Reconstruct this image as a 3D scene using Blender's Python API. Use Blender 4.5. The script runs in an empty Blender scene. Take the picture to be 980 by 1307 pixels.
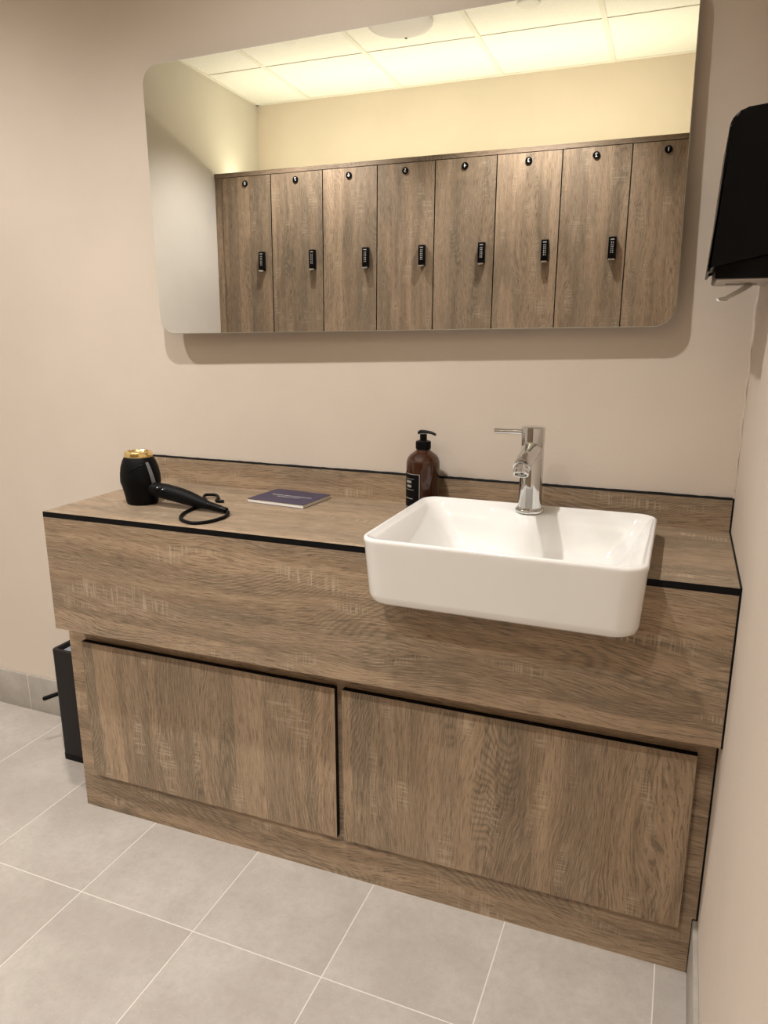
import bpy, bmesh, math, random
from mathutils import Vector, Matrix
from math import pi, sin, cos, radians

sc = bpy.context.scene
COL = sc.collection
random.seed(4)

# ------------------------------------------------------------------ camera
CAM = Vector((-0.116, -1.6186, 1.221))
Rv = Vector((0.9272, 0.3745, -0.0006)); Fv = Vector((-0.3636, 0.9, -0.2402)).normalized()
Rv = (Rv - Fv * Rv.dot(Fv)).normalized(); Uv = Rv.cross(Fv)
cd = bpy.data.cameras.new('camera'); cam = bpy.data.objects.new('camera', cd); COL.objects.link(cam)
M = Matrix((Rv, Uv, -Fv)).transposed().to_4x4(); M.translation = CAM
cam.matrix_world = M
cd.sensor_fit = 'HORIZONTAL'; cd.sensor_width = 36; cd.lens = 936.5 * 36 / 980
cd.clip_start = 0.02
sc.camera = cam

# ------------------------------------------------------------------ world, light, exposure
w = bpy.data.worlds.new('world'); sc.world = w; w.use_nodes = True
w.node_tree.nodes['Background'].inputs[0].default_value = (1, 0.9, 0.8, 1)
w.node_tree.nodes['Background'].inputs[1].default_value = 0.05
sc.view_settings.view_transform = 'Standard'; sc.view_settings.look = 'None'
sc.view_settings.exposure = 0.0; sc.view_settings.gamma = 1; sc.view_settings.use_curve_mapping = False
try:
    sc.cycles.max_bounces = 10; sc.cycles.diffuse_bounces = 6; sc.cycles.glossy_bounces = 6
    sc.cycles.caustics_reflective = False
except Exception: pass

CEIL = 2.674
XL, YB = -2.75, -2.94                 # left wall, wall behind the camera
DOWN = [(-2.072, -2.100), (-0.872, -2.100), (-2.072, -0.877), (-0.872, -0.877)]
SPOT_W, SPOT_C = 101.0, (1.0, 0.962, 0.918)
LED_W, LED_C = 14.5, (1.0, 0.945, 0.66)
for x, y in DOWN:
    l = bpy.data.lights.new('downlight_beam', 'SPOT'); l.energy = SPOT_W; l.color = SPOT_C
    l.spot_size = radians(118); l.spot_blend = 0.7; l.shadow_soft_size = 0.028
    o = bpy.data.objects.new('downlight_beam', l); COL.objects.link(o); o.location = (x, y, CEIL - 0.022)
l = bpy.data.lights.new('cove_strip_light', 'AREA'); l.shape = 'RECTANGLE'; l.size = 2.6; l.size_y = 0.015
l.energy = LED_W; l.color = LED_C
o = bpy.data.objects.new('cove_strip_light', l); COL.objects.link(o); o.location = (-1.40, -2.62, 2.112)
o.rotation_euler = (pi, 0, 0)

# ------------------------------------------------------------------ materials
def new_mat(name):
    m = bpy.data.materials.new(name); m.use_nodes = True
    nt = m.node_tree
    return m, nt, nt.nodes['Principled BSDF']
def simple(name, col, rough=0.5, metal=0.0, bump=0.0, bscale=200, coat=0.0, spec=0.5, trans=0.0, ior=1.45):
    m, nt, b = new_mat(name)
    b.inputs['Base Color'].default_value = (*col, 1); b.inputs['Roughness'].default_value = rough
    b.inputs['Metallic'].default_value = metal; b.inputs['Coat Weight'].default_value = coat
    b.inputs['Specular IOR Level'].default_value = spec
    b.inputs['Transmission Weight'].default_value = trans; b.inputs['IOR'].default_value = ior
    tc = nt.nodes.new('ShaderNodeTexCoord'); n = nt.nodes.new('ShaderNodeTexNoise'); n.inputs['Scale'].default_value = bscale
    nt.links.new(tc.outputs['Object'], n.inputs['Vector'])
    if bump:
        bp = nt.nodes.new('ShaderNodeBump'); bp.inputs['Strength'].default_value = bump; bp.inputs['Distance'].default_value = 0.001
        nt.links.new(n.outputs[0], bp.inputs['Height']); nt.links.new(bp.outputs[0], b.inputs['Normal'])
    return m
def emit(name, col, s):
    m, nt, b = new_mat(name)
    b.inputs['Base Color'].default_value = (*col, 1)
    b.inputs['Emission Color'].default_value = (*col, 1); b.inputs['Emission Strength'].default_value = s
    return m

class NT:
    def __init__(s, nt): s.nt = nt
    def n(s, t, **k):
        x = s.nt.nodes.new(t)
        for a, v in k.items(): setattr(x, a, v)
        return x
    def lk(s, a, b): s.nt.links.new(a, b)
    def put(s, v, sock):
        if isinstance(v, (int, float, tuple)): sock.default_value = v
        else: s.lk(v, sock)
    def m(s, op, a, b=0.0, c=0.0):
        x = s.n('ShaderNodeMath', operation=op)
        for i, v in enumerate((a, b, c)):
            s.put(v, x.inputs[i])
        return x.outputs[0]
    def vec(s, x, y, z=0.0):
        c = s.n('ShaderNodeCombineXYZ')
        for i, v in enumerate((x, y, z)): s.put(v, c.inputs[i])
        return c.outputs[0]
    def noise(s, v, scale=1.0, detail=2.0, rough=0.5):
        x = s.n('ShaderNodeTexNoise'); x.inputs['Scale'].default_value = scale
        x.inputs['Detail'].default_value = detail; x.inputs['Roughness'].default_value = rough
        s.lk(v, x.inputs['Vector']); return x.outputs[0]
    def ramp(s, f, lo, hi, a=0.0, b=1.0):
        x = s.n('ShaderNodeMapRange'); x.interpolation_type = 'SMOOTHSTEP'
        for i, v in enumerate((f, lo, hi, a, b)): s.put(v, x.inputs[i])
        return x.outputs[0]
    def mix(s, f, a, b, bt='MIX'):
        x = s.n('ShaderNodeMix', data_type='RGBA', blend_type=bt)
        s.put(f, x.inputs[0])
        for v, i in ((a, 6), (b, 7)):
            if isinstance(v, tuple): x.inputs[i].default_value = (*v, 1)
            else: s.lk(v, x.inputs[i])
        return x.outputs[2]

def wood(name, axis, seed=0.0, tone=1.0):
    m, nt, b = new_mat(name); g = NT(nt)
    tc = g.n('ShaderNodeTexCoord'); sp = g.n('ShaderNodeSeparateXYZ'); g.lk(tc.outputs['Object'], sp.inputs[0])
    oi = g.n('ShaderNodeObjectInfo'); so = g.n('ShaderNodeSeparateXYZ'); g.lk(oi.outputs['Location'], so.inputs[0])
    off = g.m('MULTIPLY', so.outputs[0], 5.37)
    X, Y, Z = sp.outputs
    if axis == 'x': al = X; ac = g.m('ADD', Y, Z)
    else: al = Z; ac = g.m('ADD', X, Y)
    al = g.m('ADD', al, seed); al = g.m('ADD', al, off)
    ac = g.m('ADD', ac, seed * 1.7); ac = g.m('ADD', ac, off)
    S = lambda p, q, k=0.0: g.vec(g.m('MULTIPLY', al, p), g.m('MULTIPLY', ac, q), k + seed)
    w1 = g.noise(S(2.2, 7.0, 1.3), 1, 1)
    w2 = g.noise(S(7.0, 22.0, 4.1), 1, 2)
    acw = g.m('ADD', ac, g.m('MULTIPLY', g.m('SUBTRACT', w1, 0.5), 0.075))
    acw = g.m('ADD', acw, g.m('MULTIPLY', g.m('SUBTRACT', w2, 0.5), 0.014))
    # broad boards of slightly different tone
    cell = g.n('ShaderNodeTexVoronoi', voronoi_dimensions='1D'); cell.inputs['Scale'].default_value = 13.0
    g.lk(g.m('ADD', ac, g.m('MULTIPLY', g.m('SUBTRACT', w1, 0.5), 0.03)), cell.inputs['W'])
    sc_ = g.n('ShaderNodeSeparateColor'); g.lk(cell.outputs['Color'], sc_.inputs[0])
    board = sc_.outputs[0]; board2 = sc_.outputs[1]
    soft = g.noise(g.vec(g.m('MULTIPLY', al, 1.5), g.m('MULTIPLY', acw, 30.0), 2.0), 1, 3, 0.6)
    # growth rings: strongly bent coordinate so that they close into flames, dark only in some zones
    rw = g.noise(S(1.9, 5.5, 21.0), 1, 0); rw2 = g.noise(S(9.0, 30.0, 8.0), 1, 1)
    rc = g.m('ADD', ac, g.m('MULTIPLY', rw, 0.42)); rc = g.m('ADD', rc, g.m('MULTIPLY', rw2, 0.018))
    wob0 = g.noise(S(14.0, 90.0, 2.0), 1, 2)
    rings = g.m('ADD', g.m('MULTIPLY', g.m('SINE', g.m('ADD', g.m('MULTIPLY', rc, 860.0), g.m('MULTIPLY', wob0, 3.5))), 0.5), 0.5)
    zone = g.ramp(g.noise(S(2.4, 15.0, 9.0), 1, 1), 0.50, 0.61)
    # pores: short dashes that follow the rings loosely
    wob = g.noise(S(30.0, 60.0, 5.0), 1, 1)
    acf = g.m('ADD', g.m('ADD', acw, g.m('MULTIPLY', rw, 0.08)), g.m('MULTIPLY', wob, 0.003))
    pores = g.noise(g.vec(g.m('MULTIPLY', al, 22.0), g.m('MULTIPLY', acf, 400.0), 6.0), 1, 3, 0.7)
    pores_d = g.ramp(pores, 0.53, 0.60)
    pores_l = g.ramp(pores, 0.46, 0.38)
    streak = g.noise(g.vec(g.m('MULTIPLY', al, 5.0), g.m('MULTIPLY', acf, 110.0), 3.0), 1, 3, 0.6)
    # cross saw marks in patches
    sm = g.ramp(g.noise(S(6.0, 21.0, 17.0), 1, 1), 0.56, 0.72)
    sl = g.ramp(g.noise(S(290.0, 13.0, 12.0), 1, 1), 0.52, 0.60)
    sl2 = g.ramp(g.noise(S(18.0, 330.0, 15.0), 1, 1), 0.54, 0.64)
    saw = g.m('MULTIPLY', sm, g.m('MAXIMUM', sl, g.m('MULTIPLY', sl2, 0.55)))
    t = tone * 1.12
    base = g.mix(g.ramp(soft, 0.3, 0.7), (0.230*t, 0.160*t, 0.101*t), (0.365*t, 0.260*t, 0.168*t))
    base = g.mix(g.m('MULTIPLY', g.ramp(board, 0.2, 0.8), 0.55), base, (0.200*t, 0.150*t, 0.102*t))
    base = g.mix(g.m('MULTIPLY', g.ramp(board2, 0.5, 0.9), 0.42), base, (0.43*t, 0.310*t, 0.205*t))
    base = g.mix(g.m('MULTIPLY', zone, g.m('ADD', 0.14, g.m('MULTIPLY', g.m('POWER', rings, 1.8), 0.46))), base, (0.105*t, 0.088*t, 0.062*t))
    base = g.mix(g.ramp(streak, 0.48, 0.70, 0.0, 0.34), base, (0.14*t, 0.105*t, 0.074*t))
    base = g.mix(g.m('MULTIPLY', pores_d, 0.55), base, (0.085*t, 0.064*t, 0.045*t))
    base = g.mix(g.m('MULTIPLY', pores_l, 0.26), base, (0.50*t, 0.40*t, 0.29*t))
    base = g.mix(g.m('MULTIPLY', saw, 0.34), base, (0.55*t, 0.46*t, 0.34*t))
    g.lk(base, b.inputs['Base Color'])
    b.inputs['Roughness'].default_value = 0.52; b.inputs['Specular IOR Level'].default_value = 0.35
    bp = g.n('ShaderNodeBump'); bp.inputs['Strength'].default_value = 0.25; bp.inputs['Distance'].default_value = 0.0006
    g.lk(g.m('SUBTRACT', pores_l, pores_d), bp.inputs['Height']); g.lk(bp.outputs[0], b.inputs['Normal'])
    return m

def paint(name, col, var=0.03):
    m, nt, b = new_mat(name); g = NT(nt)
    tc = g.n('ShaderNodeTexCoord')
    n = g.noise(tc.outputs['Object'], 2.3, 4, 0.6)
    c = g.mix(g.ramp(n, 0.3, 0.7), tuple(v * (1 - var) for v in col), tuple(min(1, v * (1 + var)) for v in col))
    g.lk(c, b.inputs['Base Color']); b.inputs['Roughness'].default_value = 0.62
    b.inputs['Specular IOR Level'].default_value = 0.3
    n2 = g.noise(tc.outputs['Object'], 130, 3); n3 = g.noise(tc.outputs['Object'], 7, 2)
    h = g.m('ADD', n2, g.m('MULTIPLY', n3, 3.0))
    bp = g.n('ShaderNodeBump'); bp.inputs['Strength'].default_value = 0.12; bp.inputs['Distance'].default_value = 0.002
    g.lk(h, bp.inputs['Height']); g.lk(bp.outputs[0], b.inputs['Normal'])
    return m

TX, TY = 0.0673, 0.5817
def floor_tiles(name):
    m, nt, b = new_mat(name); g = NT(nt)
    tc = g.n('ShaderNodeTexCoord'); sp = g.n('ShaderNodeSeparateXYZ'); g.lk(tc.outputs['Object'], sp.inputs[0])
    u = g.m('DIVIDE', g.m('ADD', sp.outputs[0], TX + 30.0), 0.3); v = g.m('DIVIDE', g.m('ADD', sp.outputs[1], TY + 30.0), 0.6)
    def edge(f, size):
        fr = g.m('FRACT', f); d = g.m('MINIMUM', fr, g.m('SUBTRACT', 1.0, fr)); return g.m('MULTIPLY', d, size)
    d = g.m('MINIMUM', edge(u, 0.3), edge(v, 0.6))
    gr = g.ramp(d, 0.0009, 0.0016, 1.0, 0.0)
    wn = g.n('ShaderNodeTexWhiteNoise', noise_dimensions='2D')
    g.lk(g.vec(g.m('FLOOR', u), g.m('FLOOR', v)), wn.inputs['Vector'])
    shift = g.m('MULTIPLY', wn.outputs['Value'], 31.0)
    P = g.vec(sp.outputs[0], sp.outputs[1], shift)
    n1 = g.noise(P, 5.0, 5, 0.62); n2 = g.noise(P, 60.0, 4, 0.7); n3 = g.noise(P, 260.0, 2, 0.6)
    c = g.mix(g.ramp(n1, 0.3, 0.72), (0.375, 0.335, 0.300), (0.475, 0.435, 0.395))
    c = g.mix(g.ramp(n2, 0.35, 0.75, 0.0, 0.45), c, (0.335, 0.295, 0.262))
    c = g.mix(g.ramp(n3, 0.64, 0.74, 0.0, 0.4), c, (0.62, 0.58, 0.53))
    c = g.mix(g.ramp(n3, 0.33, 0.26, 0.0, 0.5), c, (0.25, 0.22, 0.20))
    c = g.mix(g.m('MULTIPLY', wn.outputs['Value'], 0.12), c, (0.46, 0.42, 0.38))
    c = g.mix(gr, c, (0.66, 0.62, 0.57))
    g.lk(c, b.inputs['Base Color'])
    b.inputs['Roughness'].default_value = 0.55
    bp = g.n('ShaderNodeBump'); bp.inputs['Strength'].default_value = 0.5; bp.inputs['Distance'].default_value = 0.0012
    g.lk(g.m('SUBTRACT', g.m('MULTIPLY', n2, 0.15), gr), bp.inputs['Height']); g.lk(bp.outputs[0], b.inputs['Normal'])
    return m
def skirting_mat(name, axis):
    m, nt, b = new_mat(name); g = NT(nt)
    tc = g.n('ShaderNodeTexCoord'); sp = g.n('ShaderNodeSeparateXYZ'); g.lk(tc.outputs['Object'], sp.inputs[0])
    u = g.m('DIVIDE', g.m('ADD', sp.outputs[axis], 30.0 + 0.229), 0.6)
    fr = g.m('FRACT', u); d = g.m('MULTIPLY', g.m('MINIMUM', fr, g.m('SUBTRACT', 1.0, fr)), 0.6)
    gr = g.ramp(d, 0.0009, 0.0016, 1.0, 0.0)
    n1 = g.noise(tc.outputs['Object'], 7.0, 5, 0.62); n2 = g.noise(tc.outputs['Object'], 60.0, 4, 0.7)
    c = g.mix(g.ramp(n1, 0.3, 0.72), (0.34, 0.31, 0.275), (0.44, 0.405, 0.36))
    c = g.mix(g.ramp(n2, 0.35, 0.75, 0.0, 0.4), c, (0.30, 0.27, 0.24))
    c = g.mix(gr, c, (0.6, 0.56, 0.5))
    g.lk(c, b.inputs['Base Color']); b.inputs['Roughness'].default_value = 0.5
    return m
def ceiling_mat(name):
    m, nt, b = new_mat(name); g = NT(nt)
    tc = g.n('ShaderNodeTexCoord')
    n2 = g.noise(tc.outputs['Object'], 90.0, 4, 0.7)
    c = g.mix(g.ramp(n2, 0.35, 0.7), (0.76, 0.755, 0.74), (0.81, 0.805, 0.79))
    g.lk(c, b.inputs['Base Color']); b.inputs['Roughness'].default_value = 0.85
    bp = g.n('ShaderNodeBump'); bp.inputs['Strength'].default_value = 0.3; bp.inputs['Distance'].default_value = 0.001
    g.lk(n2, bp.inputs['Height'])
    return m

WH = wood('oak_horizontal', 'x', 0.35); WH2 = wood('oak_worktop', 'x', 3.1); WH3 = wood('oak_carcass', 'x', 5.6)
WV = wood('oak_vertical', 'z', 1.2); WL = wood('oak_locker', 'z', 7.7, 0.74); WLIP = wood('oak_locker_lip', 'x', 9.1, 0.55)
BLK = simple('black_laminate_core', (0.004, 0.004, 0.0045), 0.5, spec=0.15)
WALL = paint('wall_paint', (0.625, 0.545, 0.468)); WALL_L = paint('wall_paint_pale', (0.54, 0.505, 0.455))
CEILM = ceiling_mat('ceiling_tile'); TBAR = simple('ceiling_bar_white', (0.72, 0.70, 0.66), 0.5)
FLOOR = floor_tiles('floor_tile')
SKX = skirting_mat('skirting_tile_x', 0); SKY = skirting_mat('skirting_tile_y', 1)
GROUT = simple('skirting_grout', (0.6, 0.56, 0.5), 0.7)
CERAM = simple('white_ceramic', (0.80, 0.79, 0.77), 0.06, coat=0.5, spec=0.5)
CHROME = simple('chrome', (0.66, 0.665, 0.66), 0.06, metal=1.0)
MIRROR = simple('mirror_silver', (0.93, 0.93, 0.92), 0.0, metal=1.0)
MEDGE = simple('mirror_edge', (0.50, 0.52, 0.47), 0.25); MBEV = simple('mirror_bevel', (0.62, 0.62, 0.56), 0.2)
MBACK = simple('mirror_backing', (0.05, 0.045, 0.04), 0.6)
BPLAS = simple('black_plastic', (0.003, 0.003, 0.0033), 0.28, spec=0.13)
BMATT = simple('matt_black', (0.003, 0.003, 0.0033), 0.5, spec=0.12)
BINM = simple('bin_black_metal', (0.012, 0.010, 0.010), 0.45, spec=0.25)
GREYP = simple('grey_gloss_strip', (0.16, 0.165, 0.17), 0.25)
GOLD = simple('gold', (0.98, 0.76, 0.34), 0.18, metal=1.0, bump=0.6, bscale=160)
AMBER = simple('amber_glass', (0.085, 0.026, 0.009), 0.05, coat=0.3)
AMBER.node_tree.nodes['Principled BSDF'].inputs['Transmission Weight'].default_value = 0.55
LIQ = simple('brown_liquid', (0.05, 0.017, 0.006), 0.3)
WHT = simple('white_plastic', (0.75, 0.74, 0.72), 0.4)
LGR = simple('light_print', (0.42, 0.40, 0.38), 0.6)
PAPER = simple('white_paper', (0.80, 0.78, 0.74), 0.8)
NAVY = simple('navy_cover', (0.040, 0.036, 0.075), 0.35)
LENS = emit('downlight_lens', (1.0, 0.93, 0.82), 12.0)
UNDER = simple('grey_underside', (0.48, 0.43, 0.39), 0.5)
LINER = simple('bin_liner', (0.28, 0.31, 0.36), 0.3)
APM = simple('ceiling_unit_white', (0.62, 0.60, 0.64), 0.4)
LEDM = emit('led_strip', LED_C, 2.0)

# ------------------------------------------------------------------ mesh helpers
def to_obj(name, bm, mats, parent=None, smooth=False, loc=(0, 0, 0)):
    bmesh.ops.recalc_face_normals(bm, faces=bm.faces[:])
    me = bpy.data.meshes.new(name); bm.to_mesh(me); bm.free()
    if not isinstance(mats, (list, tuple)): mats = [mats]
    for m in mats: me.materials.append(m)
    if smooth:
        for p in me.polygons: p.use_smooth = True
        if smooth != 'all':
            try: me.set_sharp_from_angle(angle=radians(38))
            except Exception: pass
    o = bpy.data.objects.new(name, me); COL.objects.link(o)
    o.location = loc
    if parent: o.parent = parent
    return o
def thing(name, label, cat, loc=(0, 0, 0), group=None):
    o = bpy.data.objects.new(name, None); o.empty_display_size = 0.05; COL.objects.link(o)
    o.location = loc; o['label'] = label; o['category'] = cat
    if group: o['group'] = group
    return o
def tag(o, label, cat, group=None):
    o['label'] = label; o['category'] = cat
    if group: o['group'] = group
    return o
def struct(o, label=None):
    o['kind'] = 'structure'
    if label: o['label'] = label
    return o
def box(bm, x0, x1, y0, y1, z0, z1, bev=0.0, mi=0, seg=2):
    nb = bmesh.new()
    vs = [nb.verts.new((x, y, z)) for x in (x0, x1) for y in (y0, y1) for z in (z0, z1)]
    for f in ((0, 1, 3, 2), (4, 6, 7, 5), (0, 4, 5, 1), (2, 3, 7, 6), (0, 2, 6, 4), (1, 5, 7, 3)):
        nb.faces.new([vs[i] for i in f])
    if bev: bmesh.ops.bevel(nb, geom=nb.edges[:], offset=bev, segments=seg, affect='EDGES', profile=0.5)
    merge(bm, nb, mi)
def merge(bm, nb, mi=None, mat=None):
    bmesh.ops.recalc_face_normals(nb, faces=nb.faces[:])
    if mat is not None: bmesh.ops.transform(nb, matrix=mat, verts=nb.verts[:])
    mp = {v: bm.verts.new(v.co) for v in nb.verts}
    for f in nb.faces:
        try: nf = bm.faces.new([mp[v] for v in f.verts])
        except ValueError: continue
        nf.material_index = f.material_index if mi is None else mi; nf.smooth = f.smooth
    nb.free()
def prism(bm, poly, axis, a, b, mi=0):
    """poly of 2-D points extruded along axis from a to b"""
    nb = bmesh.new()
    def P(p, t):
        return {'x': (t, p[0], p[1]), 'y': (p[0], t, p[1]), 'z': (p[0], p[1], t)}[axis]
    A = [nb.verts.new(P(p, a)) for p in poly]; B = [nb.verts.new(P(p, b)) for p in poly]
    nb.faces.new(A); nb.faces.new(B[::-1])
    n = len(poly)
    for i in range(n): nb.faces.new((A[i], A[(i + 1) % n], B[(i + 1) % n], B[i]))
    merge(bm, nb, mi)
def rrect(x0, x1, y0, y1, r, n=8):
    """rounded rectangle; r a number or 4 radii (x0y0, x1y0, x1y1, x0y1)"""
    rs = r if isinstance(r, (tuple, list)) else (r,) * 4
    out = []
    for (cx, cy, a0, rr) in ((x0, y0, pi, rs[0]), (x1, y0, 1.5 * pi, rs[1]), (x1, y1, 0, rs[2]), (x0, y1, 0.5 * pi, rs[3])):
        ox = cx + (rr if cx == x0 else -rr); oy = cy + (rr if cy == y0 else -rr)
        for i in range(n + 1):
            a = a0 + 0.5 * pi * i / n; out.append((ox + rr * cos(a), oy + rr * sin(a)))
    return out
def loft(bm, loops, cap0=True, cap1=True, mi=0, closed=True):
    nb = bmesh.new(); L = [[nb.verts.new(p) for p in lp] for lp in loops]; n = len(L[0])
    for i in range(len(L) - 1):
        for j in range(n if closed else n - 1):
            k = (j + 1) % n
            nb.faces.new((L[i][j], L[i][k], L[i + 1][k], L[i + 1][j]))
    if cap0: nb.faces.new(L[0][::-1])
    if cap1: nb.faces.new(L[-1])
    merge(bm, nb, mi)
def lathe(bm, prof, c=(0, 0, 0), seg=40, mat=None, mi=0):
    """prof: (radius, height) list"""
    nb = bmesh.new(); rings = []
    for r, h in prof:
        if r < 1e-6: rings.append([nb.verts.new((c[0], c[1], c[2] + h))])
        else: rings.append([nb.verts.new((c[0] + r * cos(2*pi*i/seg), c[1] + r * sin(2*pi*i/seg), c[2] + h)) for i in range(seg)])
    for a, b in zip(rings, rings[1:]):
        for i in range(seg):
            k = (i + 1) % seg
            q = [a[i % len(a)], a[k % len(a)], b[k % len(b)], b[i % len(b)]]
            u = []
            for v in q:
                if v not in u: u.append(v)
            if len(u) > 2: nb.faces.new(u)
    if len(rings[0]) > 1: nb.faces.new(rings[0][::-1])
    if len(rings[-1]) > 1: nb.faces.new(rings[-1])
    merge(bm, nb, mi, mat)
def spline(pts, n=8):
    pts = [Vector(p) for p in pts]; P = [pts[0]] + pts + [pts[-1]]; out = []
    for i in range(1, len(P) - 2):
        for k in range(n):
            t = k / n; a, b, c, d = P[i-1], P[i], P[i+1], P[i+2]
            out.append(0.5 * ((2*b) + (c-a)*t + (2*a-5*b+4*c-d)*t*t + (3*b-a-3*c+d)*t**3))
    out.append(pts[-1]); return out
def tube(bm, pts, r, seg=14, mi=0):
    """r: number or list"""
    n = len(pts); pts = [Vector(p) for p in pts]; rs = r if isinstance(r, (list, tuple)) else [r] * n
    t0 = (pts[1] - pts[0]).normalized(); up = Vector((0, 0, 1)) if abs(t0.z) < 0.9 else Vector((1, 0, 0))
    nrm = (up - t0 * up.dot(t0)).normalized(); loops = []
    for i in range(n):
        t = (pts[min(i + 1, n - 1)] - pts[max(i - 1, 0)]).normalized()
        nrm = (nrm - t * nrm.dot(t)).normalized(); bn = t.cross(nrm)
        loops.append([pts[i] + rs[i] * (cos(2*pi*k/seg) * nrm + sin(2*pi*k/seg) * bn) for k in range(seg)])
    loft(bm, loops, mi=mi)
def text_bm(s, size, depth=0.0006):
    cu = bpy.data.curves.new('t', 'FONT'); cu.body = s; cu.size = size; cu.extrude = depth; cu.align_x = 'CENTER'; cu.align_y = 'CENTER'
    o = bpy.data.objects.new('t', cu); COL.objects.link(o)
    dg = bpy.context.evaluated_depsgraph_get(); me = bpy.data.meshes.new_from_object(o.evaluated_get(dg))
    nb = bmesh.new(); nb.from_mesh(me)
    bpy.data.objects.remove(o); bpy.data.meshes.remove(me); bpy.data.curves.remove(cu)
    return nb

# ------------------------------------------------------------------ room shell
def slab(name, x0, x1, y0, y1, z0, z1, m, label=None):
    bm = bmesh.new(); box(bm, x0, x1, y0, y1, z0, z1); return struct(to_obj(name, bm, m), label)
slab('floor', XL - .1, 0.1, YB - .1, 0.1, -0.1, 0, FLOOR)
slab('wall_back', XL - .1, 0.1, 0, 0.1, 0, CEIL + .05, WALL)
slab('wall_right', 0, 0.1, YB - .1, 0, 0, CEIL + .05, WALL)
slab('wall_left', XL - .1, XL, YB - .1, 0, 0, CEIL + .05, WALL_L)
slab('wall_front', XL, 0, YB - .1, YB, 0, CEIL + .05, WALL)
ce = slab('ceiling', XL - .1, 0.1, YB - .1, 0.1, CEIL, CEIL + .08, CEILM)
bm = bmesh.new()
GX = [-2.3718 + 0.6 * i for i in range(4)]; GY = [-2.3766 + 0.6 * i for i in range(4)]
for x in GX: box(bm, x - .012, x + .012, YB, 0, CEIL - .004, CEIL + .001)
for y in GY: box(bm, XL, 0, y - .0035, y + .0035, CEIL - .0035, CEIL + .001)
for a in ((XL, XL + .02, YB, 0), (-.02, 0, YB, 0), (XL, 0, YB, YB + .02), (XL, 0, -.02, 0)):
    box(bm, *a, CEIL - .005, CEIL + .001)
to_obj('ceiling_grid', bm, TBAR, ce)
# tile skirting
BBH, BBT = 0.1243, 0.0092
def skirt(name, a, m):
    bm = bmesh.new(); box(bm, *a, 0.0, BBH, 0.0012); struct(to_obj(name, bm, m, smooth=True))
skirt('baseboard_back', (XL, -1.50, -BBT, 0), SKX)
skirt('baseboard_right', (-BBT, 0, YB, -0.3065), SKY)
skirt('baseboard_left', (XL, XL + BBT, YB + .01, -BBT), SKY)
# irregular filler bead in the wall corner
bm = bmesh.new(); pts = []; r = []
for i in range(90):
    z = 0.905 + (CEIL - 0.905) * i / 89
    pts.append((-0.0015 + 0.0012 * sin(i * 1.7), -0.0015, z)); r.append(0.0016 + 0.0016 * random.random())
tube(bm, pts, r, 6)
struct(to_obj('trim_1', bm, simple('filler', (0.62, 0.53, 0.455), 0.7), smooth=True))

# ------------------------------------------------------------------ vanity
W, H, D, DL = 1.4523, 0.8193, 0.3751, 0.0236
TH = 0.0125
def shear(bm, k=1.0):
    for v in bm.verts: v.co.y -= k * DL * (-v.co.x / W) * (1 if v.co.y < -0.02 else 0)
def face_mats(bm, faces_wood, dirs):
    """material 0 = oak on faces pointing along dirs, 1 = black core elsewhere"""
    bmesh.ops.recalc_face_normals(bm, faces=bm.faces[:])
    for f in bm.faces:
        f.material_index = 0 if any(f.normal.dot(Vector(d)) > 0.9 for d in dirs) else 1
BX0, BX1, BYF, BYB, BZT, BZB = -0.630, -0.1405, -0.476, -0.098, 0.864, 0.7385      # basin
NX0, NX1 = BX0 + .0045, BX1 - .0045
GAP = 0.0035
# worktop with a notch for the basin
top = thing('countertop', 'oak effect worktop with thin black edge carrying the white basin', 'countertop')
bm = bmesh.new()
prism(bm, [(-W, -D), (NX0, -D), (NX0, BYB - .006), (NX1, BYB - .006), (NX1, -D), (-GAP, -D), (-GAP, -0.001), (-W, -0.001)], 'z', H - TH, H)
face_mats(bm, 0, [(0, 0, 1)]); shear(bm)
to_obj('slab', bm, [WH2, BLK], top)
bm = bmesh.new(); box(bm, -W, -GAP, -0.0106, -0.001, H, 0.8859); face_mats(bm, 0, [(0, -1, 0)])
bsp = thing('backsplash', 'low oak effect upstand with black top edge against the mirror wall', 'backsplash')
bs = to_obj('panel', bm, [WH, BLK], bsp)
bm = bmesh.new()           # black sealant run along the back edge and the right wall
pts = []; r = []
for i in range(120):
    x = -W + (W - 0.004) * i / 119
    pts.append((x, -0.0050, 0.8860 + 0.0003 * sin(i * 0.37))); r.append(0.0042 + 0.0009 * random.random())
tube(bm, pts, r, 8)
box(bm, -GAP, -0.0002, -0.0112, -0.001, H, 0.8885)
to_obj('sealant', bm, BLK, bsp, smooth=True)['label'] = 'black sealant bead along the top edge'
bm = bmesh.new()
prism(bm, [(-D - .0005, H - TH), (-D - .0005, H + .0006), (-0.0106, H + .0006), (-0.0106, H - TH)], 'x', -GAP, -0.0002)
to_obj('sealant', bm, BLK, top, smooth=True)['label'] = 'thin black sealant line along the walls'

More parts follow.
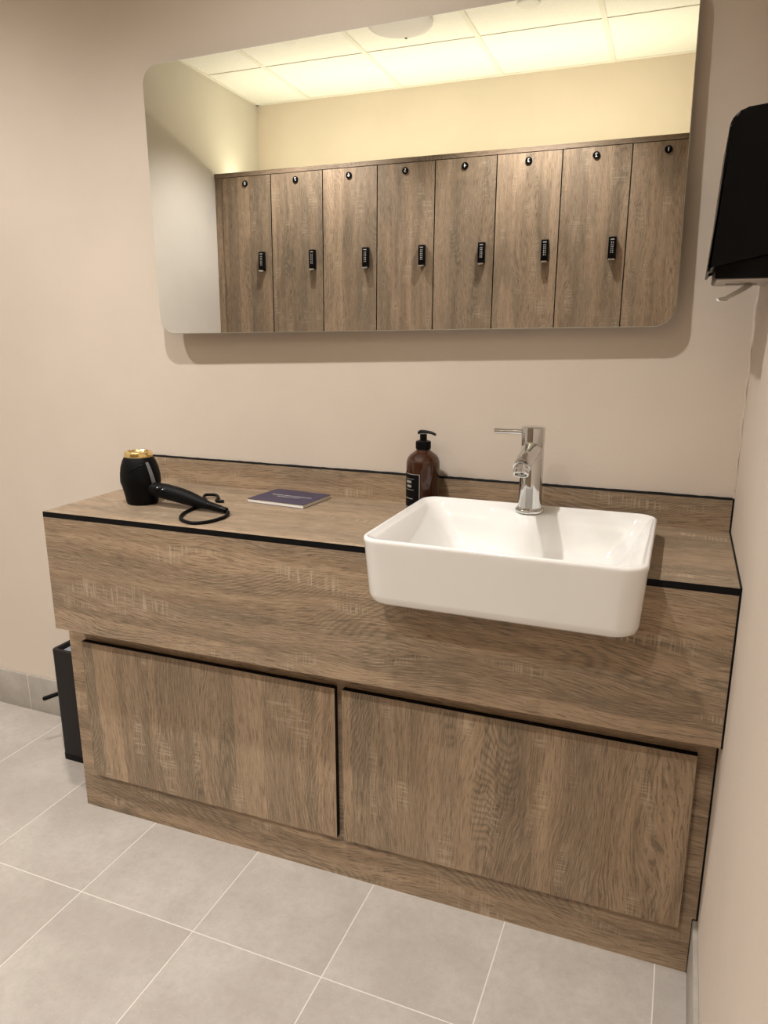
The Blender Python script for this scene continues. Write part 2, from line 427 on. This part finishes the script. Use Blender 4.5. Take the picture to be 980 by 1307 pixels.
cab = thing('vanity_cabinet', 'wide oak effect vanity cabinet with two flat doors under the basin', 'cabinet')
bm = bmesh.new()
prism(bm, [(-W, 0.5325), (-GAP, 0.5325), (-GAP, H - TH), (NX1, H - TH), (BX1 - .0100, BZB + .012), (BX0 + .0100, BZB + .012), (NX0, H - TH), (-W, H - TH)], 'y', -D, -D + .0125)
face_mats(bm, 0, [(0, -1, 0)]); shear(bm)
to_obj('fascia_panel', bm, [WH, BLK], cab)
YC = -D + 0.0699
CL = 1.4865
bm = bmesh.new()
prism(bm, [(-CL, 0), (-BBT - .001, 0), (-BBT - .001, BBH + .001), (-GAP, BBH + .001), (-GAP, 0.5325), (-CL, 0.5325)], 'y', YC, YC + .0125)
box(bm, -CL, -CL + .0125, YC + .0125, -0.0105, 0, 0.5325)
box(bm, -W + .002, -W + .0145, -D + .0125, -0.0105, 0.5325, H - TH)
box(bm, -W + .002, -GAP, -D + .0125, -0.0105, 0.5325, 0.542)
bmesh.ops.recalc_face_normals(bm, faces=bm.faces[:])
shear(bm)
to_obj('carcass', bm, WH3, cab)
bm = bmesh.new()
prism(bm, [(-D - .0005, .5320), (-D - .0005, H - TH), (-D + .03, H - TH), (-D + .03, .5320)], 'x', -GAP, -0.0002)
prism(bm, [(YC - .0005, BBH + .0005), (YC - .0005, .5325), (YC + .01, .5325), (YC + .01, BBH + .0005)], 'x', -GAP, -0.0002)
box(bm, -BBT - .0012, -BBT - .0002 + .0002, YC - .0005, YC + .006, 0, BBH + .001)
box(bm, -BBT, -0.0002, YC - .0005, YC + .006, BBH + .0002, BBH + .0012)
to_obj('sealant', bm, BLK, cab)['label'] = 'thin black sealant line between cabinet and wall'
YD = YC - 0.0150
for xa, xb in ((-1.4362, -0.7504), (-0.7334, -0.0336)):
    bm = bmesh.new(); box(bm, xa, xb, YD, YC - 0.0002, 0.1094, 0.4787, 0.0006, seg=1)
    face_mats(bm, 0, [(0, -1, 0)]); 
    for f in bm.faces:                       # machined chamfer round the face
        if f.normal.y < -0.3 and f.material_index == 1: f.material_index = 2
    shear(bm)
    to_obj('door', bm, [WV, BLK, simple('laminate_arris', (0.30, 0.26, 0.22), 0.5)], cab)

# ------------------------------------------------------------------ basin
basin = thing('washbasin', 'white rectangular ceramic basin set into the worktop front', 'basin', ((BX0 + BX1) / 2, (BYF + BYB) / 2, 0))
ox, oy = basin.location.x, basin.location.y
def lp(dx0, dx1, dyf, dyb, r, z, bump=0.0, n=10, zfun=None):
    pts = rrect(BX0 + dx0, BX1 - dx1, BYF + dyf, BYB - dyb, r, n)
    # subdivide straight edges so that loops match and can bend round the tap
    out = []
    m = len(pts)
    for i, p in enumerate(pts):
        q = pts[(i + 1) % m]; out.append(p)
        if (i + 1) % (n + 1) == 0:
            for k in range(1, 16): out.append((p[0] + (q[0] - p[0]) * k / 16, p[1] + (q[1] - p[1]) * k / 16))
    res = []
    for x, y in out:
        if bump and y > BYB - dyb - 0.03:
            wgt = min(1, max(0, (y - (BYB - dyb - 0.03)) / 0.03))
            y -= wgt * bump * math.exp(-((x + 0.389) / 0.055) ** 2)
        z_ = z
        res.append((x - ox, y - oy, z_))
    return res
R = 0.038
bm = bmesh.new()
L = [lp(.030, .030, .030, .030, R, BZB), lp(.016, .016, .016, .016, R, BZB + .001), lp(.010, .010, .010, .010, R, BZB + .006),
     lp(.0075, .0075, .0075, .006, R, BZB + .018), lp(.001, .001, .001, .001, R, BZT - .012), lp(0, 0, 0, 0, R, BZT - .007),
     lp(.0003, .0003, .0003, .0003, R, BZT - .003), lp(.0022, .0022, .0022, .0022, R - .002, BZT - .0006), lp(.0045, .0045, .0045, .0045, R - .004, BZT),
     lp(.0075, .0075, .0075, .0080, R - .006, BZT - .0007), lp(.0100, .0100, .0100, .012, R - .008, BZT - .004),
     lp(.014, .013, .013, .016, R - .008, BZT - .0055, .044), lp(.020, .016, .016, .022, R - .008, BZT - .010, .050),
     lp(.045, .035, .022, .034, R - .006, BZT - .045, .046), lp(.064, .055, .030, .045, R - .004, BZT - .080, .040),
     lp(.078, .068, .042, .056, R - .004, BZT - .094, .03), lp(.100, .090, .066, .075, R - .008, BZT - .0985, .015)]
nb = bmesh.new()
LV = [[nb.verts.new(p) for p in l_] for l_ in L]; n = len(LV[0])
for i in range(len(LV) - 1):
    for j in range(n): nb.faces.new((LV[i][j], LV[i][(j+1) % n], LV[i+1][(j+1) % n], LV[i+1][j]))
nb.faces.new(LV[0][::-1]); nb.faces.new(LV[-1])
merge(bm, nb)
bo = to_obj('bowl', bm, CERAM, basin, smooth='all')
bm = bmesh.new()
dz = BZT - .0985
lathe(bm, [(0, .004), (.012, .004), (.020, .0035), (.026, .002), (.030, .0008), (.032, 0)], (BX0 + .26 - ox, -0.30 - oy, dz), 32)
to_obj('drain', bm, CHROME, basin, smooth=True)['label'] = 'chrome drain plug'

# ------------------------------------------------------------------ tap
TPX, TPY = -0.389, -0.1395; TZ = BZT - 0.0055
tap = thing('faucet', 'chrome single lever mixer tap on the back ledge of the basin', 'faucet', (TPX, TPY, TZ))
bm = bmesh.new()
lathe(bm, [(.0285, 0), (.0294, .0015), (.0294, .005), (.0280, .0068), (.0268, .0072), (.0262, .0095), (.0250, .010)], seg=48)
to_obj('base_ring', bm, CHROME, tap, smooth=True)
bm = bmesh.new()
lathe(bm, [(.0250, .0095), (.0243, .02), (.0236, .05), (.0230, .132), (.0225, .1335)], seg=48)
to_obj('body', bm, CHROME, tap, smooth=True)
bm = bmesh.new()
lathe(bm, [(.0215, .1335), (.0215, .1355), (.0230, .1362), (.0234, .1375), (.0236, .170), (.0231, .1735), (.0217, .1745), (.010, .1755), (0, .1757)], seg=48)
cap = to_obj('cap', bm, CHROME, tap, smooth=True)
bm = bmesh.new()
hz = 0.1625; dirv = Vector((-1, 0.02, 0.0)).normalized()
p0 = Vector((0, 0, hz)) + dirv * 0.016; p1 = Vector((0, 0, hz - .0005)) + dirv * 0.080
ptsl = [p0, p0 + dirv * .006, p0 + dirv * .02, p1 - dirv * .002, p1]
tube(bm, ptsl, [.0068, .0056, .0050, .0056, .0046], 20)
to_obj('lever', bm, CHROME, tap, smooth=True)
bm = bmesh.new()
sp_ = spline([(0, -.008, .131), (0, -.040, .1245), (0, -.075, .1175), (0, -.090, .1145), (0, -.099, .1120), (0, -.104, .1085)], 8)
rr = [.0190 - .0030 * min(1, i / 24) for i in range(len(sp_))]
tube(bm, sp_, rr, 28)
spout = to_obj('spout', bm, CHROME, tap, smooth=True)
bm = bmesh.new()
mt = Matrix.Translation((0, -.1010, .1060)) @ Matrix.Rotation(radians(-32), 4, 'X') @ Matrix.Rotation(pi, 4, 'X')
lathe(bm, [(.0150, -.004), (.0150, .004), (.0143, .0048), (.0143, .0062), (.0152, .007), (.0152, .0115), (.0140, .0128), (.0118, .0128), (.0112, .008), (0, .007)], seg=32, mat=mt)
to_obj('aerator', bm, CHROME, spout, smooth=True)

# ------------------------------------------------------------------ soap bottle
bt = thing('soap_bottle', 'brown soap pump bottle with black label beside the basin', 'bottle', (-0.652, -0.0535, H))
rb = 0.0385
bm = bmesh.new()
body_prof = [(0, .001), (.033, 0), (.0365, .002), (rb, .006), (rb, .105), (.0378, .113), (.0350, .121), (.0300, .1275), (.0220, .1335), (.0165, .1375), (.0150, .141), (.0150, .148), (0, .148)]
lathe(bm, body_prof, seg=56)
to_obj('body', bm, AMBER, bt, smooth=True)
bm = bmesh.new()
lathe(bm, [(0, .004), (.031, .004), (.0345, .008), (.0345, .104), (.031, .112), (0, .112)], seg=40)
to_obj('liquid', bm, LIQ, bt, smooth=True)['label'] = 'brown liquid inside the bottle'
def curved(bm, r, a0, a1, z0, z1, n=24, mi=0):
    nb = bmesh.new(); A = []; B = []
    for i in range(n + 1):
        a = a0 + (a1 - a0) * i / n
        A.append(nb.verts.new((r*cos(a), r*sin(a), z0))); B.append(nb.verts.new((r*cos(a), r*sin(a), z1)))
    for i in range(n):
        f = nb.faces.new((A[i], A[i+1], B[i+1], B[i]))
    mp = {v: bm.verts.new(v.co) for v in nb.verts}
    for f in nb.faces: bm.faces.new([mp[v] for v in f.verts]).material_index = mi
    nb.free()
# the label is wrapped round the side that faces left
bm = bmesh.new(); A0, A1 = radians(182), radians(278)
curved(bm, rb + .0004, A0, A1, .010, .088)
for z in (.088 - .0012, .010): curved(bm, rb + .0006, A0, A1, z, z + .0010, mi=1)
curved(bm, rb + .0006, A1 - .03, A1, .010, .088, 2, mi=1)
curved(bm, rb + .0006, A0 + .25, A1 - .35, .0760, .0766, mi=1); curved(bm, rb + .0006, A0 + .25, A1 - .35, .0510, .0516, mi=1)
for z, k in ((.0665, 5), (.0565, 4)):
    for j in range(k):
        a = A1 - .55 - j * .10; curved(bm, rb + .0006, a - .07, a, z, z + .0055, 2, mi=1)
for j in range(9):
    a = A1 - .45 - j * .09; curved(bm, rb + .0006, a - .06, a, .030, .0318, 2, mi=1)
to_obj('label', bm, [BMATT, LGR], bt)
bm = bmesh.new()
lathe(bm, [(.0165, .1405), (.0168, .1415), (.0168, .1575), (.0160, .1590), (.0100, .1605), (.0080, .1620), (.0080, .1740), (.0072, .1745)], seg=36)
for i in range(30):
    a = 2*pi*i/30; x, y = .0168*cos(a), .0168*sin(a); tube(bm, [(x, y, .142), (x, y, .157)], .0005, 5)
pump = to_obj('pump', bm, BPLAS, bt, smooth=True)
bm = bmesh.new()
sp_ = spline([(-.0120, .002, .1770), (-.006, .001, .1795), (.008, 0, .1795), (.020, -.0015, .1780), (.030, -.003, .1745)], 6)
loops = []
for i, p in enumerate(sp_):
    t = i / (len(sp_) - 1); wy = .0095 * (1 - t) + .0045 * t; hz_ = .0045 * (1 - t) + .0028 * t
    if i == 0: wy *= .6; hz_ *= .6
    loops.append([(p.x, p.y + wy * cos(2*pi*k/16), p.z + hz_ * sin(2*pi*k/16)) for k in range(16)])
loft(bm, loops)
to_obj('nozzle', bm, BPLAS, pump, smooth=True)

# ------------------------------------------------------------------ hair dryer
hd = thing('hair_dryer', 'black hair dryer with gold rim standing upright on the worktop', 'hair dryer', (-1.298, -0.242, H))
bm = bmesh.new()
KR, KZ = 0.83, 0.955
prof = [(.030, .0005), (.0440, .0), (.0460, .003), (.0500, .025), (.0560, .048), (.0585, .054), (.0586, .062), (.0575, .076), (.0540, .093), (.0480, .108), (.0415, .1175), (.0400, .1190)]
nb = bmesh.new(); lathe(nb, prof, seg=56)
for v in nb.verts: v.co.x *= KR; v.co.y *= KR * 0.9; v.co.z *= KZ; v.co.x += 0.004 * (0.03 - v.co.z) * 4
merge(bm, nb)
hb = to_obj('body', bm, BMATT, hd, smooth='all')
bm = bmesh.new(); nb = bmesh.new()
lathe(nb, [(.0405, .1172), (.0412, .1185), (.0405, .1275), (.0385, .1305), (.0350, .1310), (.0325, .1290), (.0300, .1265), (.018, .1280), (0, .1285)], seg=56)
for v in nb.verts: v.co.x *= KR; v.co.y *= KR * 0.9; v.co.z *= KZ; v.co.x -= 0.0014
merge(bm, nb)
to_obj('intake_ring', bm, GOLD, hd, smooth=True)['label'] = 'gold air intake ring'
# embossed arc on the body side and grey strip running down to the handle
bm = bmesh.new()
def onbody(a, z, off=0.0):
    for (r0, z0), (r1, z1) in zip(prof, prof[1:]):
        if z0 <= z <= z1 and z1 > z0: r = r0 + (r1 - r0) * (z - z0) / (z1 - z0)
    r = r * KR + off
    return Vector((r * cos(a) + 0.004 * (0.03 - z * KZ) * 4, r * sin(a) * 0.9, z * KZ))
pts = [onbody(radians(-92 + 60 * t), .082 + .021 * sin(t * pi / 2), .0002) for t in [i / 16 for i in range(17)]]
tube(bm, pts, [.0004 + .0012 * sin(pi * i / 16) for i in range(17)], 8)
to_obj('moulded_line', bm, BPLAS, hb, smooth=True)
bm = bmesh.new(); L1 = []
for i in range(22):
    t = i / 21; z = .108 - .062 * t; a = radians(-27 + 14 * t); wd = radians(5 + 1.2 * t)
    L1.append([onbody(a - wd, z, .0002), onbody(a - wd, z, .0022), onbody(a + wd, z, .0022), onbody(a + wd, z, .0002)])
loft(bm, L1)
to_obj('grey_strip', bm, GREYP, hb, smooth=True)
bm = bmesh.new()
hp = [Vector((0.038, -.010, .040)), Vector((.060, -.010, .0375)), Vector((.080, -.010, .0355)), Vector((.110, -.011, .0315)), Vector((.140, -.012, .0265)), Vector((.168, -.014, .0205)), Vector((.190, -.016, .0165)), Vector((.204, -.017, .0140))]
hs = spline(hp, 6)
def hrad(t):
    xs = [(0, .0150), (.10, .0168), (.30, .0185), (.5, .0180), (.7, .0150), (.85, .0115), (1, .0090)]
    for (a, ra), (b_, rb_) in zip(xs, xs[1:]):
        if a <= t <= b_: return ra + (rb_ - ra) * (t - a) / (b_ - a)
    return .009
tube(bm, hs, [hrad(i / (len(hs) - 1)) for i in range(len(hs))], 24)
hn = to_obj('handle', bm, BMATT, hd, smooth=True)
bm = bmesh.new()
ra = hp[-1] - Vector((.004, 0, -.0008)); rb2 = Vector((.252, -.021, .0075))
pts = [ra.lerp(rb2, i / 30) for i in range(31)]
tube(bm, pts, [(.0092 - .0022 * i / 30) + (.0010 if i % 3 == 1 and i < 22 else 0) for i in range(31)], 16)
to_obj('strain_relief', bm, BPLAS, hn, smooth=True)
for k, xo in enumerate((.068, .083)):
    bm = bmesh.new()
    lathe(bm, [(.0062, 0), (.0062, .0022), (.0050, .0030), (0, .0030)], seg=20, mat=Matrix.Translation((xo, -.0240, .0455 - k*.003)) @ Matrix.Rotation(radians(52), 4, 'X'))
    lathe(bm, [(.0013, .0030), (.0013, .0036), (0, .0036)], seg=10, mat=Matrix.Translation((xo, -.0240, .0455 - k*.003)) @ Matrix.Rotation(radians(52), 4, 'X'), mi=1)
    to_obj('button', bm, [BPLAS, WHT], hn, smooth=True)
bm = bmesh.new()
o_ = Vector(hd.location); cz = .0036
ca = [(-1.0462, -.263, H + .0075), (-1.036, -.272, H + .006), (-1.029, -.293, H + cz), (-1.0275, -.3129, H + cz), (-1.0352, -.3480, H + cz), (-1.0571, -.3690, H + cz), (-1.0847, -.3640, H + cz), (-1.1105, -.3442, H + cz),
      (-1.1314, -.3047, H + cz), (-1.138, -.2669, H + cz), (-1.1400, -.2262, H + cz), (-1.146, -.200, H + cz), (-1.160, -.180, H + cz), (-1.1800, -.160, H + .006), (-1.1850, -.1420, H + .008), (-1.1600, -.1380, H + .008), (-1.1400, -.158, H + .006), (-1.1330, -.1750, H + cz), (-1.1150, -.1720, H + cz)]
sp_ = spline([Vector(p) - o_ for p in ca], 7)
tube(bm, sp_, .0039, 12)
to_obj('power_cord', bm, BMATT, hd, smooth=True)

# ------------------------------------------------------------------ notepad
nx0, nx1 = -1.0610, -0.9040
npd = thing('notepad', 'thin dark navy booklet lying on the worktop', 'booklet', (-0.983, -0.086, H))
npd.rotation_euler = (0, 0, radians(-5))
bm = bmesh.new(); box(bm, -.079, .079, -.062, .062, .0008, .0080)
to_obj('pages', bm, PAPER, npd)['label'] = 'white page block'
bm = bmesh.new(); box(bm, -.080, .080, -.063, .063, .0080, .0090, .0003); box(bm, -.080, .080, -.063, .063, 0, .0008)
to_obj('cover', bm, NAVY, npd)
bm = bmesh.new()
for row, (xa, xb, y0) in enumerate(((-.052, .058, .004), (-.030, .032, -.009))):
    x = xa
    while x < xb:
        ww = random.uniform(.0025, .0045); box(bm, x, x + ww, y0 - .0022, y0 + .0022, .0090, .0092); x += ww + random.choice((.0012, .0012, .0035))
to_obj('cover_print', bm, LGR, npd)['label'] = 'small light print on the cover'

# ------------------------------------------------------------------ mirror
mw, mh = (-0.146 + 1.3677) / 2, (1.8348 - 1.2201) / 2
mir = thing('wall_mirror', 'wide frameless rounded mirror hanging above the worktop and basin', 'mirror', (-0.75685, -0.0385, 1.52745))
n_ = Vector((0.0077, -1, 0.0109)).normalized()
ex = Vector((cos(.0131), 0, sin(.0131))); ex = (ex - n_ * ex.dot(n_)).normalized(); ez = ex.cross(-n_).normalized()
if ez.z < 0: ez = -ez
RM = Matrix((ex, -n_, ez)).transposed()
mir.rotation_mode = 'QUATERNION'; mir.rotation_quaternion = RM.to_quaternion()
bm = bmesh.new()
o1 = rrect(-mw, mw, -mh, mh, .042, 12); o2 = rrect(-mw + .0014, mw - .0014, -mh + .0014, mh - .0014, .0406, 12)
loft(bm, [[(x, 0, z) for x, z in o2], [(x, .0003, z) for x, z in o2], [(x, .0018, z) for x, z in o1], [(x, .0055, z) for x, z in o1]], cap0=True, cap1=True)
bm.normal_update()
for f in bm.faces:
    my_ = sum(v.co.y for v in f.verts) / len(f.verts)
    f.material_index = 0 if (len(f.verts) > 10 and my_ < .0001) else (2 if my_ < .0015 else 1)
to_obj('glass', bm, [MIRROR, MEDGE, MBEV], mir)
bm = bmesh.new(); box(bm, -mw + .06, mw - .06, .0055, .0285, -mh + .06, mh - .06, .001)
to_obj('mounting_frame', bm, MBACK, mir)

# ------------------------------------------------------------------ towel dispenser on the right wall
dsp = thing('towel_dispenser', 'black paper towel dispenser mounted high on the right wall', 'dispenser', (0, -0.22, 1.31))
bm = bmesh.new()
YF, YN = .115, -.10          # far and near sides (local)
prof_c = [(-.0005, .2320), (-.040, .2310), (-.062, .2290)] + [(-.0610 - .0265 * sin(radians(a)), .2025 + .0265 * cos(radians(a))) for a in range(10, 91, 10)] + [(-.0905, .14), (-.0930, .08), (-.0975, .012), (-.0985, .0000), (-.0950, -.0005), (-.0925, .010), (-.0005, .022)]
nb = bmesh.new(); prism(nb, prof_c, 'y', YN, YF)
bmesh.ops.bevel(nb, geom=[e for e in nb.edges if abs(e.verts[0].co.y - e.verts[1].co.y) < 1e-6], offset=.004, segments=3, affect='EDGES')
merge(bm, nb)
to_obj('cover', bm, BPLAS, dsp, smooth=True)
bm = bmesh.new()
nb = bmesh.new(); box(nb, -.0870, -.0005, YN + .006, YF - .006, -.0115, .030, .003)
merge(bm, nb)
to_obj('base', bm, BPLAS, dsp, smooth=True)
bm = bmesh.new(); box(bm, -.083, -.0008, YN + .012, YF - .010, -.0125, -.0115)
box(bm, -.066, -.018, .030, .052, -.0130, -.0125, mi=1)
to_obj('underside_plate', bm, [UNDER, BLK], dsp)['label'] = 'grey underside with dark paper slot'
bm = bmesh.new()
P_ = [(-.028, .020, -.0128), (-.036, .012, -.0200), (-.050, .002, -.0290), (-.062, -.006, -.0360), (-.0665, -.009, -.0385), (-.078, -.012, -.0405)]
sp_ = spline(P_, 6); loops = []
for i, p in enumerate(sp_):
    t = i / (len(sp_) - 1); w_ = .0095 * (1 - t) + .0045 * t; w_ *= (1 + .9 * math.exp(-((t - .82) / .1) ** 2))
    d_ = Vector((.35, -.75, -.3)).normalized() * w_; th = Vector((.0, .0, .00025))
    loops.append([p - d_ - th, p + d_ - th, p + d_ + th, p - d_ + th])
loft(bm, loops)
tw = to_obj('paper_towel', bm, PAPER, None, loc=tuple(dsp.location)); tag(tw, 'twisted tip of white paper towel hanging from the black dispenser', 'paper towel')

# ------------------------------------------------------------------ pedal bin
bx0, bx1, by0, by1, bh = -1.7120, -1.5020, -0.190, -0.022, 0.346
pb = thing('waste_bin', 'slim black waste bin standing on the floor left of the cabinet', 'bin', ((bx0 + bx1) / 2, (by0 + by1) / 2, 0))
ax, ay = pb.location.x, pb.location.y
hx, hy = (bx1 - bx0) / 2, (by1 - by0) / 2
q = lambda dx, z, r: [(x, y, z) for x, y in rrect(-hx + dx, hx - dx, -hy + dx, hy - dx, r, 6)]
bm = bmesh.new()
loft(bm, [q(.0, .0, .014), q(.0, .016, .014)]); to_obj('base', bm, BPLAS, pb, smooth=True)
bm = bmesh.new()
loft(bm, [q(.0012, .016, .013), q(.0006, .325, .013), q(.0, .338, .014), q(.0, .344, .014), q(.002, bh, .012), q(.011, bh, .008), q(.013, bh - .004, .008), q(.014, .300, .008), q(.016, .040, .008)])
to_obj('body', bm, BINM, pb, smooth=True)
bm = bmesh.new()
def crinkle(pts, a):
    return [(x + random.uniform(-a, a), y + random.uniform(-a, a), z + random.uniform(-a, a)) for x, y, z in pts]
loft(bm, [crinkle(q(.0165, .334, .008), .0008), crinkle(q(.024, .335, .008), .0015), crinkle(q(.034, .325, .008), .003), crinkle(q(.045, .30, .008), .004), crinkle(q(.055, .2, .008), .004)], cap0=False)
to_obj('liner', bm, LINER, pb, smooth=True)['label'] = 'grey bin liner inside the rim'
bm = bmesh.new()
tube(bm, [Vector((-1.706, -.120, .190)) - Vector((ax, ay, 0)), Vector((-1.728, -.128, .186)) - Vector((ax, ay, 0)), Vector((-1.7745, -.176, .1725)) - Vector((ax, ay, 0)), Vector((-1.7770, -.1785, .1718)) - Vector((ax, ay, 0))], [.0060, .0065, .0065, .0050], 14)
to_obj('side_lever', bm, BPLAS, pb, smooth=True)

# ------------------------------------------------------------------ lockers (seen in the mirror)
LY, LZ, LP, LX0 = -2.4252, 2.1397, 0.3281, -2.7026
ordn = ['eight', 'seven', 'six', 'five', 'four', 'three', 'two', 'one']
def make_locker(i):
    return thing('locker', ('tall oak effect locker numbered %s with black keypad lock' if i < 7 else 'tall oak effect locker numbered %s at the right end, cut by the mirror edge') % ordn[i], 'locker', (LX0 + LP * i, LY, 0), 'numbered lockers along the wall behind the camera')
def digit(parent, s):
    nb = text_bm(s, .026, .0003); bm = bmesh.new()
    merge(bm, nb, 0, Matrix.Translation((LP * .49, .0058, 2.099)) @ Matrix.Rotation(pi, 4, 'Z') @ Matrix.Rotation(pi / 2, 4, 'X'))
    return to_obj('digit', bm, WHT, parent)
first = make_locker(0)
bm = bmesh.new()
box(bm, .0005, LP - .0005, -.50, -.0185, .0, 2.085)
lb = to_obj('body', bm, WL, first)
bm = bmesh.new(); box(bm, .002, LP - .002, -.018, 0, .08, LZ - .002, .0008, seg=1); face_mats(bm, 0, [(0, 1, 0)])
ld = to_obj('door', bm, [WL, BLK], first)
bm = bmesh.new(); lathe(bm, [(0, 0), (.0165, 0), (.0175, .0012), (.0175, .0042), (.0165, .0052), (0, .0052)], seg=32, mat=Matrix.Translation((LP*.49, 0, 2.099)) @ Matrix.Rotation(-pi/2, 4, 'X'))
disc = to_obj('number_disc', bm, BPLAS, ld, smooth=True)
bm = bmesh.new(); LXK = .2660
box(bm, LXK - .019, LXK + .019, 0, .024, 1.612, 1.719, .004)
lk = to_obj('keypad_lock', bm, BPLAS, ld, smooth=True)
bm = bmesh.new()
box(bm, LXK - .015, LXK + .015, .018, .029, 1.607, 1.616, .002)
lt = to_obj('thumb_turn', bm, CHROME, ld, smooth=True)
bm = bmesh.new()
box(bm, LXK - .009, LXK + .009, .0241, .0246, 1.704, 1.708)
for r_ in range(6):
    for c_ in range(2): box(bm, LXK - .006 + c_ * .008, LXK - .002 + c_ * .008, .0241, .0246, 1.690 - r_ * .0095, 1.6945 - r_ * .0095)
kp = to_obj('keys', bm, LGR, ld)
parts = [lb, ld]; subs = [disc, lk, lt, kp]
d0 = digit(ld, '8')
for i in range(1, 8):
    t_ = make_locker(i); cl_ = []
    for p_ in parts:
        c_ = p_.copy(); COL.objects.link(c_); c_.parent = t_; cl_.append(c_)
    for s_ in (subs if i < 7 else subs[:1]):
        c_ = s_.copy(); COL.objects.link(c_); c_.parent = cl_[1]
    digit(cl_[1], str(8 - i))
lt_ = thing('locker_surround', 'oak effect top lip and side fillers framing the row of lockers', 'panel', (0, LY, 0))
bm = bmesh.new(); box(bm, XL + .001, -.001, -.022, .002, LZ, LZ + .024, .0008); box(bm, XL + .001, -.001, -.022, -.0185, 2.086, LZ)
to_obj('top_lip', bm, WLIP, lt_)
bm = bmesh.new(); box(bm, XL + .001, LX0 - .0005, -.03, -.004, 0.0, LZ); to_obj('filler', bm, WL, lt_)
bm = bmesh.new(); box(bm, LX0 + 8 * LP + .0005, -.001, -.03, -.004, 0.0, LZ); to_obj('filler', bm, WL, lt_)
bm = bmesh.new(); box(bm, -2.70, -.10, -2.628, -2.612, 2.086, 2.094)
ls = to_obj('led_strip', bm, LEDM); tag(ls, 'warm light strip lying on top of the lockers', 'light strip')

# ------------------------------------------------------------------ ceiling fittings
where = ['over the left end of the lockers', 'over the right end of the lockers', 'towards the left end of the mirror wall', 'towards the basin']
for k, (x, y) in enumerate(DOWN):
    t_ = thing('downlight', 'small round white recessed downlight ' + where[k], 'downlight', (x, y, CEIL), 'recessed ceiling downlights')
    bm = bmesh.new(); lathe(bm, [(.036, -.010), (.042, -.010), (.050, -.006), (.052, 0), (.036, 0)], seg=32)
    to_obj('trim_ring', bm, WHT, t_, smooth=True)
    bm = bmesh.new(); lathe(bm, [(0, -.003), (.0355, -.003), (.0355, 0), (0, 0)], seg=32)
    to_obj('lens', bm, LENS, t_)
t_ = thing('ceiling_unit', 'large round white ceiling unit with a small dark sensor slot', 'ceiling unit', (-1.472, -2.077, CEIL))
bm = bmesh.new(); lathe(bm, [(.158, 0), (.156, -.014), (.145, -.024), (.110, -.030), (0, -.032)], seg=64)
to_obj('housing', bm, APM, t_, smooth=True)
bm = bmesh.new(); box(bm, -.020, -.008, -.140, -.122, -.0282, -.0255, .001); to_obj('sensor', bm, BLK, t_)
